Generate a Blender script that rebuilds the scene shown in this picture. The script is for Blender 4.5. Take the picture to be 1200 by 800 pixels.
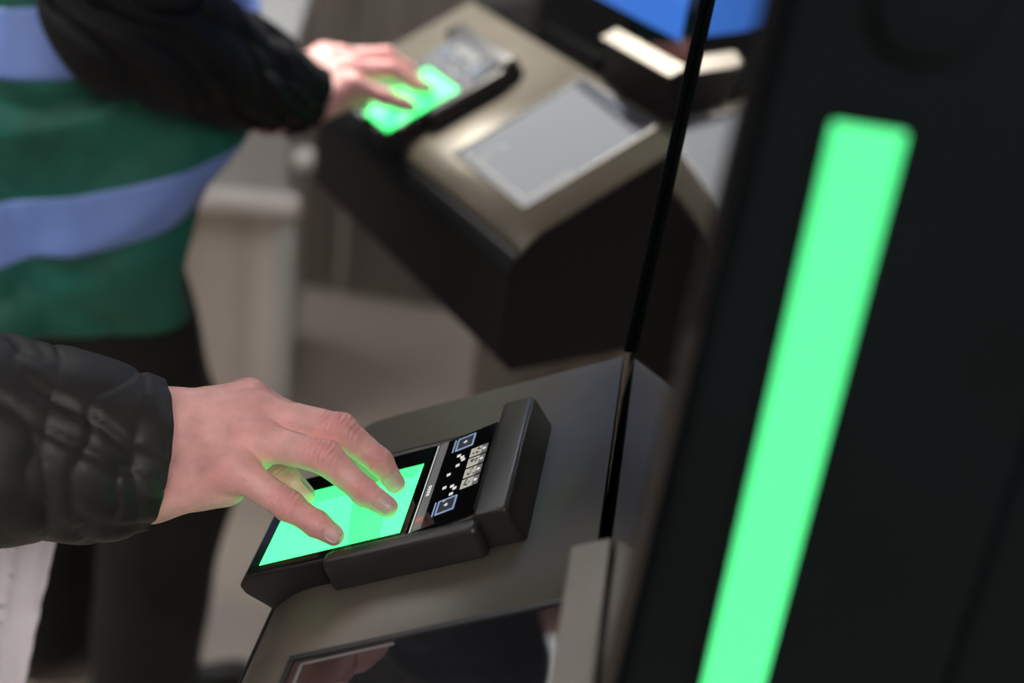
import bpy, bmesh, math, random
import numpy as np
from mathutils import Vector, Matrix
from mathutils import noise as mnoise

# ------------------------------------------------------------------ clear
for o in list(bpy.data.objects):
    bpy.data.objects.remove(o, do_unlink=True)
scene = bpy.context.scene
COL = scene.collection
R = math.radians

# ------------------------------------------------------------------ camera
FPX = 1693.0
def nrm(v):
    v = np.array(v, float); return v / np.linalg.norm(v)
RC = np.array([[0.9841, 0.1329, 0.1176], [0.1657, -0.4517, -0.8766], [-0.0634, 0.8822, -0.4666]])   # camera(x right, y down, z forward) = RC @ world
_u, _s, _v = np.linalg.svd(RC); RC = _u @ _v
CAM = np.array([0.1607, -0.8097, 1.5904])           # platen centre of the near kiosk is (0, 0, 1)
cd = bpy.data.cameras.new('camera'); cam = bpy.data.objects.new('camera', cd); COL.objects.link(cam)
cd.sensor_width = 36.0; cd.lens = FPX / 1200.0 * 36.0
cd.clip_start = 0.02; cd.clip_end = 60
M = Matrix.Identity(4)
for i in range(3):
    M[i][0] = RC[0, i]; M[i][1] = -RC[1, i]; M[i][2] = -RC[2, i]; M[i][3] = CAM[i]
cam.matrix_world = M
cd.dof.use_dof = True; cd.dof.focus_distance = 0.985; cd.dof.aperture_fstop = 2.6
scene.camera = cam

# ------------------------------------------------------------------ world, exposure
w = bpy.data.worlds.new('world'); scene.world = w; w.use_nodes = True
w.node_tree.nodes['Background'].inputs[0].default_value = (0.75, 0.8, 0.9, 1)
w.node_tree.nodes['Background'].inputs[1].default_value = 0.15
vs = scene.view_settings
vs.view_transform = 'Standard'; vs.look = 'None'; vs.gamma = 1.0; vs.use_curve_mapping = False
vs.exposure = 0.0
LAMP = 9.4                                            # ceiling panel strength

def pix_on(px, py, axis, val):
    """point of the pixel's ray where world coordinate <axis> equals val"""
    r = RC.T @ np.array([px - 600.0, py - 400.0, FPX])
    return CAM + r * ((val - CAM[axis]) / r[axis])

# ------------------------------------------------------------------ materials
MATS = {}
def mat(name, col, rough=0.5, metal=0.0, spec=0.5, emit=None, estr=0.0, sss=0.0, coat=0.0, noise=None, bump=None, ior=None, rnoise=None, mottle=None):
    m = bpy.data.materials.new(name); m.use_nodes = True
    nt = m.node_tree; b = nt.nodes['Principled BSDF']
    b.inputs['Base Color'].default_value = (*col, 1)
    b.inputs['Roughness'].default_value = rough
    b.inputs['Metallic'].default_value = metal
    b.inputs['Specular IOR Level'].default_value = spec
    if ior: b.inputs['IOR'].default_value = ior
    if coat: b.inputs['Coat Weight'].default_value = coat; b.inputs['Coat Roughness'].default_value = 0.05
    if emit: b.inputs['Emission Color'].default_value = (*emit, 1); b.inputs['Emission Strength'].default_value = estr
    if sss:
        b.inputs['Subsurface Weight'].default_value = sss
        b.inputs['Subsurface Radius'].default_value = (1.0, 0.35, 0.2); b.inputs['Subsurface Scale'].default_value = 0.0035
    tc = nt.nodes.new('ShaderNodeTexCoord')
    def ntex(scale, det=4.0, stretch=None):
        n = nt.nodes.new('ShaderNodeTexNoise'); n.inputs['Scale'].default_value = scale; n.inputs['Detail'].default_value = det
        if stretch:
            mp = nt.nodes.new('ShaderNodeMapping'); mp.inputs['Scale'].default_value = stretch
            nt.links.new(tc.outputs['Object'], mp.inputs[0]); nt.links.new(mp.outputs[0], n.inputs['Vector'])
        else: nt.links.new(tc.outputs['Object'], n.inputs['Vector'])
        return n
    if noise:                                        # (scale, amount[, stretch]) colour variation
        n = ntex(noise[0], 5.0, noise[2] if len(noise) > 2 else None)
        mx = nt.nodes.new('ShaderNodeMix'); mx.data_type = 'RGBA'
        a = noise[1]
        mx.inputs['A'].default_value = (*[c * (1 - a) for c in col], 1); mx.inputs['B'].default_value = (*[min(1, c * (1 + a)) for c in col], 1)
        cr = nt.nodes.new('ShaderNodeMapRange'); cr.inputs[1].default_value = 0.3; cr.inputs[2].default_value = 0.7
        nt.links.new(n.outputs['Fac'], cr.inputs[0]); nt.links.new(cr.outputs[0], mx.inputs['Factor'])
        nt.links.new(mx.outputs['Result'], b.inputs['Base Color'])
        last = mx.outputs['Result']
        if mottle:                                   # (attribute, colour): blend to a second colour by a mesh attribute
            at = nt.nodes.new('ShaderNodeAttribute'); at.attribute_name = mottle[0]
            m2 = nt.nodes.new('ShaderNodeMix'); m2.data_type = 'RGBA'
            nt.links.new(at.outputs['Fac'], m2.inputs['Factor']); nt.links.new(last, m2.inputs['A'])
            m2.inputs['B'].default_value = (*mottle[1], 1)
            nt.links.new(m2.outputs['Result'], b.inputs['Base Color'])
    if rnoise:
        n = ntex(rnoise[0], 4.0); cr = nt.nodes.new('ShaderNodeMapRange')
        cr.inputs[3].default_value = rough - rnoise[1]; cr.inputs[4].default_value = rough + rnoise[1]
        nt.links.new(n.outputs['Fac'], cr.inputs[0]); nt.links.new(cr.outputs[0], b.inputs['Roughness'])
    if bump:                                         # list of (scale, strength, distance[, stretch])
        prev = None
        for bb in bump:
            n = ntex(bb[0], 6.0, bb[3] if len(bb) > 3 else None)
            bp = nt.nodes.new('ShaderNodeBump'); bp.inputs['Strength'].default_value = bb[1]; bp.inputs['Distance'].default_value = bb[2]
            nt.links.new(n.outputs['Fac'], bp.inputs['Height'])
            if prev: nt.links.new(prev.outputs[0], bp.inputs['Normal'])
            prev = bp
        nt.links.new(prev.outputs[0], b.inputs['Normal'])
    MATS[name] = m
    return m

mat('tray_paint', (0.150, 0.134, 0.108), 0.42, 0.4, 0.5, noise=(14, 0.10), rnoise=(60, 0.06), bump=[(900, 0.12, 0.0004)])
mat('console_black', (0.005, 0.005, 0.006), 0.5, spec=0.3, bump=[(700, 0.1, 0.0003)], noise=(20, 0.2))
mat('pillar_black', (0.003, 0.0055, 0.007), 0.55, spec=0.12, noise=(8, 0.2), bump=[(500, 0.05, 0.0003)])
mat('screen_black', (0.004, 0.004, 0.005), 0.03, spec=0.6, ior=1.6, noise=(5, 0.1))
mat('scanner_black', (0.008, 0.008, 0.008), 0.42, noise=(40, 0.2), bump=[(1100, 0.15, 0.0003)])
mat('scanner_grey', (0.022, 0.021, 0.019), 0.36, noise=(40, 0.15), bump=[(1100, 0.2, 0.0003)])
mat('gloss_black', (0.004, 0.004, 0.004), 0.06, ior=1.5, noise=(30, 0.2))
mat('window_glass', (0.014, 0.014, 0.017), 0.03, ior=1.6, noise=(12, 0.3))
mat('platen_green', (0.02, 0.2, 0.08), 0.12, emit=(0.062, 1.0, 0.225), estr=2.6, noise=(30, 0.1))
mat('platen_deep', (0.02, 0.2, 0.08), 0.12, emit=(0.055, 1.0, 0.20), estr=1.9, noise=(30, 0.1))
mat('strip_green', (0.05, 0.3, 0.12), 0.4, emit=(0.085, 1.0, 0.30), estr=1.15, noise=(30, 0.05))
mat('display_blue', (0.01, 0.02, 0.06), 0.05, emit=(0.045, 0.17, 0.62), estr=1.0, noise=(3, 0.2))
mat('lcd_white', (0.1, 0.1, 0.1), 0.3, emit=(0.85, 0.88, 0.85), estr=0.75, noise=(200, 0.1))
mat('lcd_grey', (0.05, 0.05, 0.05), 0.3, emit=(0.5, 0.5, 0.48), estr=0.22, noise=(200, 0.1))
mat('lcd_cream', (0.1, 0.1, 0.1), 0.3, emit=(0.62, 0.60, 0.50), estr=0.62, noise=(200, 0.1))
mat('lcd_blue', (0.05, 0.05, 0.08), 0.3, emit=(0.40, 0.55, 0.85), estr=0.6, noise=(200, 0.1))
mat('lcd_red', (0.1, 0.03, 0.03), 0.3, emit=(0.75, 0.22, 0.20), estr=0.5, noise=(200, 0.1))
mat('lcd_dark', (0.02, 0.02, 0.025), 0.2, emit=(0.05, 0.06, 0.08), estr=0.5, noise=(200, 0.1))
mat('print_white', (0.20, 0.195, 0.195), 0.5, noise=(100, 0.1))
mat('skin', (0.83, 0.445, 0.42), 0.42, sss=0.12, noise=(70, 0.12), mottle=('flush', (0.70, 0.235, 0.235)),
    bump=[(260, 0.45, 0.0010), (700, 0.5, 0.0006, (1, 2.2, 1)), (1800, 0.3, 0.0003)])
mat('nail', (0.62, 0.40, 0.37), 0.28, sss=0.1, noise=(150, 0.06))
mat('hair', (0.03, 0.02, 0.015), 0.5, noise=(200, 0.4), bump=[(300, 0.6, 0.003, (1, 1, 0.1))])
mat('eye_white', (0.7, 0.7, 0.68), 0.2, noise=(50, 0.05))
mat('nylon_black', (0.0135, 0.0122, 0.0125), 0.55, spec=0.45, noise=(60, 0.2), bump=[(55, 0.35, 0.004), (420, 0.25, 0.0007)])
mat('knit_black', (0.005, 0.0055, 0.007), 0.75, spec=0.3, noise=(30, 0.2), bump=[(30, 0.4, 0.006), (600, 0.2, 0.0008)])
mat('trouser_black', (0.009, 0.0085, 0.009), 0.8, noise=(20, 0.25), bump=[(25, 0.3, 0.005), (800, 0.15, 0.0006)])
mat('shoe_black', (0.01, 0.01, 0.01), 0.35, noise=(20, 0.2))
mat('hivis_green', (0.011, 0.135, 0.098), 0.6, noise=(14, 0.25), bump=[(22, 0.5, 0.008), (700, 0.15, 0.0006)])
mat('reflective_tape', (0.21, 0.33, 0.78), 0.5, noise=(10, 0.12), bump=[(25, 0.3, 0.005)])
mat('paper', (0.84, 0.79, 0.87), 0.8, noise=(8, 0.06), bump=[(14, 0.4, 0.006)])
mat('ink', (0.36, 0.31, 0.34), 0.8, noise=(60, 0.2))
mat('ink_red', (0.40, 0.25, 0.27), 0.8, noise=(60, 0.2))
mat('floor', (0.43, 0.37, 0.315), 0.35, noise=(3, 0.08), rnoise=(4, 0.08), bump=[(200, 0.05, 0.001)])
mat('wall', (0.13, 0.125, 0.12), 0.7, noise=(1.5, 0.12))
mat('ceiling', (0.55, 0.56, 0.58), 0.9, noise=(2, 0.05))
mat('steel_panel', (0.26, 0.25, 0.24), 0.45, 0.7, noise=(3, 0.15, (6, 6, 0.3)), rnoise=(5, 0.08))
mat('steel_dark', (0.27, 0.242, 0.215), 0.55, 0.3, noise=(3, 0.2, (6, 6, 0.3)), rnoise=(5, 0.08))
mat('steel_light', (0.60, 0.60, 0.59), 0.5, 0.2, noise=(4, 0.06))
mat('steel_warm', (0.66, 0.60, 0.56), 0.5, 0.3, noise=(2.2, 0.3, (6, 6, 0.2)))
mat('rail_white', (0.93, 0.90, 0.88), 0.4, noise=(10, 0.05))
mat('lamp', (0.8, 0.8, 0.8), 0.5, emit=(1.0, 0.95, 0.90), estr=LAMP, noise=(5, 0.02))
mat('lamp_soft', (0.8, 0.8, 0.8), 0.5, emit=(0.93, 0.96, 1.0), estr=LAMP * 0.42, noise=(5, 0.02))
mat('lamp_frame', (0.6, 0.6, 0.6), 0.4, noise=(10, 0.05))

# ------------------------------------------------------------------ object helpers
def link(name, me, material, parent=None, smooth=False):
    o = bpy.data.objects.new(name, me); COL.objects.link(o)
    if material:
        me.materials.clear(); me.materials.append(MATS[material])
    if parent: o.parent = parent
    if smooth: me.polygons.foreach_set('use_smooth', [True] * len(me.polygons))
    return o
def obj(name, bm, material, parent=None, smooth=False):
    bmesh.ops.recalc_face_normals(bm, faces=bm.faces)
    me = bpy.data.meshes.new(name); bm.to_mesh(me); bm.free(); me.update()
    return link(name, me, material, parent, smooth)
def mesh(name, verts, faces, material, parent=None, smooth=True, flush=None):
    me = bpy.data.meshes.new(name)
    me.from_pydata([tuple(map(float, v)) for v in verts], [], [tuple(int(i) for i in f) for f in faces]); me.validate(); me.update()
    if flush is not None and len(flush) == len(me.vertices):
        at = me.attributes.new('flush', 'FLOAT', 'POINT'); at.data.foreach_set('value', np.asarray(flush, np.float32))
    return link(name, me, material, parent, smooth)
def empty(name, loc, rz=0.0, label=None, cat=None, group=None):
    o = bpy.data.objects.new(name, None); COL.objects.link(o); o.location = loc; o.rotation_euler = (0, 0, rz)
    o.empty_display_size = 0.1
    return tag(o, label, cat, group)
def tag(o, label=None, cat=None, group=None, kind=None):
    if label: o['label'] = label
    if cat: o['category'] = cat
    if group: o['group'] = group
    if kind: o['kind'] = kind
    return o
def prism(bm, prof, y0, y1, f=None, bev=0.0, seg=2):
    """profile of (a, b) pairs extruded from y0 to y1; f maps (a, y, b) to a point"""
    f = f or (lambda a, y, b: (a, y, b))
    A = [bm.verts.new(f(a, y0, b)) for a, b in prof]; B = [bm.verts.new(f(a, y1, b)) for a, b in prof]
    n = len(prof); fs = [bm.faces.new(A), bm.faces.new(B[::-1])]
    for i in range(n):
        fs.append(bm.faces.new((A[i], B[i], B[(i + 1) % n], A[(i + 1) % n])))
    if bev:
        bmesh.ops.recalc_face_normals(bm, faces=fs)
        es = set()
        for fc in fs:
            for e in fc.edges: es.add(e)
        es = [e for e in es if len(e.link_faces) == 2 and e.calc_face_angle(0) > R(25)]
        bmesh.ops.bevel(bm, geom=es, offset=bev, segments=seg, profile=0.5, affect='EDGES', clamp_overlap=True)
def box(bm, x0, x1, y0, y1, z0, z1, f=None, bev=0.0, seg=2):
    prism(bm, [(x0, z0), (x1, z0), (x1, z1), (x0, z1)], y0, y1, f, bev, seg)
def disc(bm, c, r, h, axis, n=24, bev=0.0):
    """cylinder of height h from c along axis"""
    ax = Vector(axis).normalized(); t = ax.orthogonal().normalized(); s = ax.cross(t)
    A = []; B = []
    for i in range(n):
        a = 2 * math.pi * i / n; d = t * math.cos(a) * r + s * math.sin(a) * r
        A.append(bm.verts.new(Vector(c) + d)); B.append(bm.verts.new(Vector(c) + d + ax * h))
    fs = [bm.faces.new(A[::-1]), bm.faces.new(B)]
    for i in range(n): fs.append(bm.faces.new((A[i], A[(i + 1) % n], B[(i + 1) % n], B[i])))
    if bev:
        es = list(fs[1].edges)
        bmesh.ops.bevel(bm, geom=es, offset=bev, segments=4, profile=0.5, affect='EDGES')

# ------------------------------------------------------------------ the room
def slab(name, x0, x1, y0, y1, z0, z1, m):
    bm = bmesh.new(); box(bm, x0, x1, y0, y1, z0, z1)
    return tag(obj(name, bm, m), kind='structure')
WB = 4.6
slab('floor', -4, 4, -3, WB, -0.1, 0.0, 'floor')
slab('ceiling', -4, 4, -3, WB, 2.6, 2.7, 'ceiling')
wb = slab('wall_back', -4, 4, WB, WB + 0.1, 0, 2.6, 'wall')
slab('wall_front', -4, 4, -3.1, -3.0, 0, 2.6, 'wall')
slab('wall_left', -4.1, -4, -3, WB, 0, 2.6, 'wall')
slab('wall_right', 4, 4.1, -3, WB, 0, 2.6, 'wall')
for i in range(8):                                   # brushed steel cladding panels on the far wall
    bm = bmesh.new(); box(bm, -4 + i + 0.006, -3 + i - 0.006, WB - 0.02, WB, 0.08, 2.5, bev=0.004, seg=1)
    obj('panel', bm, 'steel_panel', wb)
def panel_light(x, y, sx, sy, label, drop=0.0, m='lamp'):
    t = empty('pendant_light' if drop else 'ceiling_light', (x, y, 2.6 - drop), 0, label, 'ceiling light', None if drop else 'ceiling panel lights')
    bm = bmesh.new()
    for a in (-1, 1):
        box(bm, a * sx - 0.02, a * sx + 0.02, -sy - 0.02, sy + 0.02, -0.05, 0.0)
        box(bm, -sx + 0.02, sx - 0.02, a * sy - 0.02, a * sy + 0.02, -0.05, 0.0)
    obj('frame', bm, 'lamp_frame', t)
    bm = bmesh.new(); box(bm, -sx + 0.02, sx - 0.02, -sy + 0.02, sy - 0.02, -0.035, -0.01); obj('diffuser', bm, m, t)
    if drop:
        for a in (-1, 1):
            for b in (-1, 1):
                bm = bmesh.new(); disc(bm, (a * sx, b * sy, 0), 0.004, drop, (0, 0, 1), 8); obj('hanging_rod', bm, 'lamp_frame', t)
for x, y, sx, sy in [(-2.0, 0.1, 0.8, 0.45), (1.6, 3.0, 0.9, 0.45), (0.95, -1.9, 1.1, 0.6)]:  # left panel added to brighten the cabinet, front one to fill the hand
    panel_light(x, y, sx, sy, 'unseen white rectangular panel light set flush under the ceiling')
panel_light(-1.35, 2.35, 1.1, 0.75, 'wide dimmer white panel light set flush under the ceiling', 0.0, 'lamp_soft')
def added_spotlight(pos, aim, watts):  # lamp added to brighten the rear kiosk's tray; no such source known
    t = empty('added_spotlight', (pos[0], pos[1], 2.6), 0, 'added unseen black ceiling lamp brightening the kiosk with blue display', 'added_spotlight')
    p = Vector((0, 0, pos[2] - 2.6)); d = (Vector(aim) - Vector(pos)).normalized()
    bm = bmesh.new(); disc(bm, (0, 0, 0), 0.05, 0.02, (0, 0, -1), 20); disc(bm, (0, 0, -0.02), 0.01, 2.6 - pos[2] - 0.02, (0, 0, -1), 10); obj('mount', bm, 'pillar_black', t)
    bm = bmesh.new(); ax = d; tt = ax.orthogonal().normalized(); ss = ax.cross(tt); rings = []
    for r_, h_ in ((0.02, -0.10), (0.05, -0.09), (0.055, 0.06), (0.050, 0.06), (0.045, 0.0)):
        rings.append([bm.verts.new(p + ax * h_ + (tt * math.cos(k * math.pi / 12) + ss * math.sin(k * math.pi / 12)) * r_) for k in range(24)])
    for a_, b_ in zip(rings[:-1], rings[1:]):
        for k in range(24): bm.faces.new((a_[k], a_[(k + 1) % 24], b_[(k + 1) % 24], b_[k]))
    bm.faces.new(rings[0]); bm.faces.new(rings[-1]); obj('housing', bm, 'pillar_black', t, True)
    ld = bpy.data.lights.new('added_bulb', 'SPOT'); ld.energy = watts; ld.spot_size = R(38); ld.spot_blend = 0.55; ld.shadow_soft_size = 0.04; ld.color = (1.0, 0.93, 0.82)
    lo = bpy.data.objects.new('added_bulb', ld); COL.objects.link(lo); lo.parent = t; lo.location = p + d * 0.065; lo.rotation_euler = d.to_track_quat('-Z', 'Y').to_euler()
added_spotlight((-0.45, 1.55, 2.42), (0.08, 0.86, 1.0), 215.0)

# ------------------------------------------------------------------ kiosk
AL = R(26.95); CA, SA = math.cos(AL), math.sin(AL)
def T(u, v, w):                                      # tray frame (u towards screen, v to the far side, w off the tray) -> kiosk frame
    return (u * CA - w * SA, v, u * SA + w * CA)
V0, V1 = -0.339, 0.183                               # tray width
P0, P1 = -0.296, 0.183                               # pillar width
LEAN = math.tan(R(2.0))
def kiosk(name, loc, rz, label, screen_on):
    k = empty(name, (loc[0], loc[1], 0), rz, label, 'kiosk', 'fingerprint kiosks')
    Z = loc[2]
    def L(x, y, z): return (x, y, z + Z)
    def TT(u, v, w):
        p = T(u, v, w); return (p[0], p[1], p[2] + Z)
    # bent sheet-metal tray
    wt = -0.0186; rad = 0.070
    c = np.array([-0.0125, wt - rad])                 # arc centre in (u, w)
    outer = [(0.1885, wt)]
    arc = []
    for i in range(15):
        a = math.pi / 2 + (math.pi / 2 - AL) * i / 14.0
        arc.append((c[0] + rad * math.cos(a), c[1] + rad * math.sin(a)))
    outer += arc
    out3 = [T(u, 0, w_) for u, w_ in outer]; out3 = [(p[0], p[2]) for p in out3]
    out3.append((out3[-1][0], out3[-1][1] - 0.085))
    inn = []
    for i, p in enumerate(out3):
        q0 = out3[max(i - 1, 0)]; q1 = out3[min(i + 1, len(out3) - 1)]
        d = nrm([q1[0] - q0[0], q1[1] - q0[1]]); inn.append((p[0] - d[1] * 0.0025, p[1] + d[0] * 0.0025))
    prof = [(x, z + Z) for x, z in out3[:9] + inn[:9][::-1]]  # sheet stops mid-bend; black console on the rest stands in for shade
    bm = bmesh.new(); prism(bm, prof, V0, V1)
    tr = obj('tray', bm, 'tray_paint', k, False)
    for p in tr.data.polygons: p.use_smooth = abs(p.normal.y) < 0.5
    tr['label'] = 'sloping grey metal tray with rounded front edge'
    # console body under the tray
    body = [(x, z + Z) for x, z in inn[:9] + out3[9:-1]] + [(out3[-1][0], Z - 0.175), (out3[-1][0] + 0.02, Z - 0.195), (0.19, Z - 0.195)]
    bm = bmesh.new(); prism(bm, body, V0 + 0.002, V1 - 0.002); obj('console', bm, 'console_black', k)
    # pillar, its rear housing, base
    def lean(a, y, b): return (a + LEAN * (b - 0.071), y, b + Z)
    bm = bmesh.new(); prism(bm, [(0.188 - LEAN * 0.291, -0.22), (0.333, -0.22), (0.333, 0.80), (0.188 + LEAN * 0.729, 0.80)], P0, P1, L, bev=0.008, seg=3); obj('pillar', bm, 'pillar_black', k)
    bm = bmesh.new(); box(bm, 0.333, 0.47, P0 + 0.012, P1 - 0.012, -0.22, 0.79, L, bev=0.008, seg=3); obj('rear_housing', bm, 'pillar_black', k)
    bm = bmesh.new(); box(bm, 0.20, 0.40, -0.24, 0.11, -Z + 0.015, -0.215, L, bev=0.01, seg=3); obj('pedestal', bm, 'steel_dark', k)
    bm = bmesh.new(); box(bm, 0.02, 0.50, P0 - 0.02, P1 + 0.02, -Z, -Z + 0.02, L, bev=0.005); obj('base_plate', bm, 'console_black', k)
    # glass screen front
    bm = bmesh.new(); box(bm, 0.1812, 0.1878, P0 + 0.001, P1, 0.040, 0.79, lean, bev=0.0012, seg=2)
    g = obj('screen_glass', bm, 'screen_black', k); g['label'] = 'glossy black glass screen front'
    bm = bmesh.new(); box(bm, 0.1760, 0.1812, P1 - 0.004, P1, 0.074, 0.79, lean, bev=0.001, seg=1); obj('edge_trim', bm, 'pillar_black', k)
    if screen_on:
        bm = bmesh.new(); box(bm, 0.1805, 0.1813, P0 + 0.02, P1 - 0.06, 0.157, 0.70, lean); d = obj('display', bm, 'display_blue', g)
        d['label'] = 'lit blue display'
    # light strip let into the pillar side
    bm = bmesh.new(); box(bm, 0.2245, 0.2595, P0 - 0.0015, P0 + 0.006, -0.205, 0.434, L, bev=0.0008, seg=1); fr = obj('strip_frame', bm, 'pillar_black', k)
    bm = bmesh.new(); box(bm, 0.2285, 0.2555, P0 - 0.003, P0 + 0.004, -0.200, 0.430, L, bev=0.0012, seg=2)
    s = obj('light_strip', bm, 'strip_green', k); s['label'] = 'glowing green light strip'
    bm = bmesh.new(); disc(bm, L(0.253, P0 + 0.001, 0.477), 0.0215, 0.007, (0, -1, 0), 32, 0.004); obj('side_cap', bm, 'pillar_black', k, True)
    # ---- passport reader
    pu0, pu1, pv0, pv1 = -0.010, 0.180, -0.290, -0.1195
    wz = wt
    bm = bmesh.new()
    for (a, b, c_, d) in ((pu0, pu1, pv1 - 0.006, pv1), (pu0, pu1, pv0, pv0 + 0.006), (pu0, pu0 + 0.005, pv0 + 0.006, pv1 - 0.006), (pu1 - 0.005, pu1, pv0 + 0.006, pv1 - 0.006)):
        box(bm, a, b, c_, d, wz - 0.004, wz + 0.0016, TT, bev=0.0006, seg=1)
    pf = obj('passport_window_frame', bm, 'scanner_black', k)
    bm = bmesh.new(); box(bm, pu0 + 0.005, pu1 - 0.005, pv0 + 0.006, pv1 - 0.006, wz - 0.003, wz + 0.0006, TT)
    pg = obj('passport_window', bm, 'window_glass', pf); pg['label'] = 'dark glossy document reading glass'
    def line(pts, wd):
        for (a, b), (c_, d) in zip(pts[:-1], pts[1:]):
            t = nrm([c_ - a, d - b]); n_ = (-t[1] * wd / 2, t[0] * wd / 2)
            bm.faces.new([bm.verts.new(TT(x + s_ * n_[0], y + s_ * n_[1], wz + 0.0008)) for x, y, s_ in ((a, b, 1), (a, b, -1), (c_, d, -1), (c_, d, 1))])
    bm = bmesh.new(); line([(0.064, -0.1295), (0.0015, -0.1305), (0.0015, -0.275), (0.064, -0.275)], 0.0022); obj('placement_guide', bm, 'print_white', pf)
    bm = bmesh.new(); line([(0.012 + 0.006 * math.cos(t), -0.163 + 0.007 * math.sin(t)) for t in np.linspace(0, 5.6, 14)], 0.0022)
    line([(0.021, -0.158), (0.038, -0.160), (0.039, -0.169)], 0.003); obj('placement_symbol', bm, 'print_white', pf)
    # hood behind the reading window
    bm = bmesh.new(); hp = [(0.186, wt), (0.2020, 0.034), (0.2235, 0.036), (0.1985, wt)]
    prism(bm, hp, pv0 - 0.006, -0.158, lambda a, y, b: TT(a, y, b), bev=0.001, seg=1); ho = obj('passport_hood', bm, 'console_black', k)
    bm = bmesh.new(); box(bm, 0.2000, 0.2235, pv0 - 0.008, -0.1555, 0.036, 0.0385, TT, bev=0.001, seg=2); hl = obj('hood_lid', bm, 'tray_paint', ho)
    # ---- fingerprint scanner
    bm = bmesh.new()
    bp = [(-0.0585, 0.0012), (-0.0655, -0.005), (-0.064, -0.012), (-0.050, -0.030), (0.114, -0.030), (0.114, 0.0065), (0.0615, -0.0005)]
    prism(bm, bp, -0.0450, 0.0740, lambda a, y, b: TT(a, y, b), bev=0.002, seg=2)
    sc = obj('fingerprint_scanner', bm, 'scanner_black', k); sc['label'] = 'black fingerprint scanner with glowing platen'
    for f_ in [0]:
        # glossy frame around the platen
        bm = bmesh.new()
        for (a, b, c_, d) in ((-0.0575, 0.0605, -0.0430, -0.0357), (-0.0575, 0.0605, 0.0517, 0.0725), (-0.0575, -0.0505, -0.0357, 0.0517), (0.0548, 0.0605, -0.0357, 0.0517)):
            box(bm, a, b, c_, d, -0.004, 0.0021, TT, bev=0.0005, seg=1)
        obj('platen_frame', bm, 'gloss_black', sc)
        bm = bmesh.new(); box(bm, -0.0505, 0.0548, -0.0357, 0.0517, -0.003, 0.0012, TT); pl = obj('platen', bm, 'platen_green', sc)
        pl['label'] = 'glowing green glass platen'
        bm = bmesh.new(); bm.faces.new([bm.verts.new(TT(*p)) for p in ((0.016, -0.0352, 0.0014), (0.040, -0.0352, 0.0014), (0.034, 0.012, 0.0014), (0.006, 0.020, 0.0014))]); obj('platen_patch', bm, 'platen_deep', sc)  # two slightly dimmer green quads lying on the platen
        bm = bmesh.new(); bm.faces.new([bm.verts.new(TT(*p)) for p in ((-0.050, 0.032, 0.0014), (0.050, 0.036, 0.0014), (0.054, 0.0512, 0.0014), (-0.050, 0.0512, 0.0014))]); obj('platen_patch', bm, 'platen_deep', sc)
        # near side rail, far ledge
        for y0, y1 in ((-0.0560, -0.0405), (0.0730, 0.0830)):
            bm = bmesh.new(); box(bm, 0.002, 0.114, y0, y1, -0.022, 0.0045 if y0 < 0 else 0.002, TT, bev=0.0052, seg=5); obj('side_rail', bm, 'scanner_grey', sc, True)
        # LCD panel rising to the hood
        def LC(a, y, b):                            # a along the panel (0 at platen side)
            y = -0.0405 + (y + 0.0415) * 1.149
            t = math.atan2(0.0072, 0.050); return TT(0.0620 + a * math.cos(t) - b * math.sin(t), y, 0.0012 + a * math.sin(t) + b * math.cos(t))
        bm = bmesh.new(); box(bm, 0.0, 0.050, -0.0415, 0.0560, -0.003, 0.0010, LC); lc = obj('lcd_panel', bm, 'gloss_black', sc)
        def quad(name, m, a0, a1, y0, y1, h=0.0013):
            bm = bmesh.new(); box(bm, a0, a1, y0, y1, 0.0008, h, LC); return obj(name, bm, m, sc)
        quad('lcd_border', 'lcd_white', 0.0010, 0.0016, -0.041, 0.055)
        quad('status_bar', 'lcd_grey', 0.0030, 0.0098, -0.041, 0.055)
        for j, (a, y) in enumerate([(0.0052, 0.0035), (0.0052, 0.0005), (0.0052, -0.0025), (0.0052, -0.0055)]): quad('status_text', 'lcd_white', a, a + 0.0026, y, y + 0.0020, 0.0015)
        quad('status_icon', 'lcd_red', 0.0035, 0.0090, -0.0325, -0.0285, 0.0015); quad('status_icon', 'lcd_grey', 0.0032, 0.0092, -0.040, -0.0340, 0.0016)
        for yb in (-0.0325, 0.0380):                 # framed arrow buttons
            bm = bmesh.new()
            for (a0, a1, y0, y1) in ((0.0185, 0.0195, yb, yb + 0.0145), (0.0320, 0.0330, yb, yb + 0.0145), (0.0195, 0.0320, yb, yb + 0.0010), (0.0195, 0.0320, yb + 0.0135, yb + 0.0145), (0.0160, 0.0168, yb, yb + 0.0145)):
                box(bm, a0, a1, y0, y1, 0.0008, 0.0014, LC)
            obj('button_outline', bm, 'lcd_blue', sc)
            quad('button_face', 'lcd_dark', 0.0197, 0.0318, yb + 0.0012, yb + 0.0133)
            bm = bmesh.new(); bm.faces.new([bm.verts.new(LC(*p)) for p in ((0.0240, yb + 0.0072, 0.0016), (0.0262, yb + 0.0055, 0.0016), (0.0275, yb + 0.0072, 0.0016), (0.0262, yb + 0.0089, 0.0016))])
            obj('button_arrow', bm, 'lcd_white', sc)
        for a, y in [(0.0235, 0.0305), (0.0268, 0.0270), (0.0283, 0.0235), (0.0250, 0.0185), (0.0195, 0.0110), (0.0195, -0.0035), (0.0258, -0.0050), (0.0285, -0.0085), (0.0270, -0.0140), (0.0235, -0.0195)]:
            quad('finger_marker', 'lcd_white', a - 0.0014, a + 0.0014, y - 0.0013, y + 0.0013)
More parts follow.
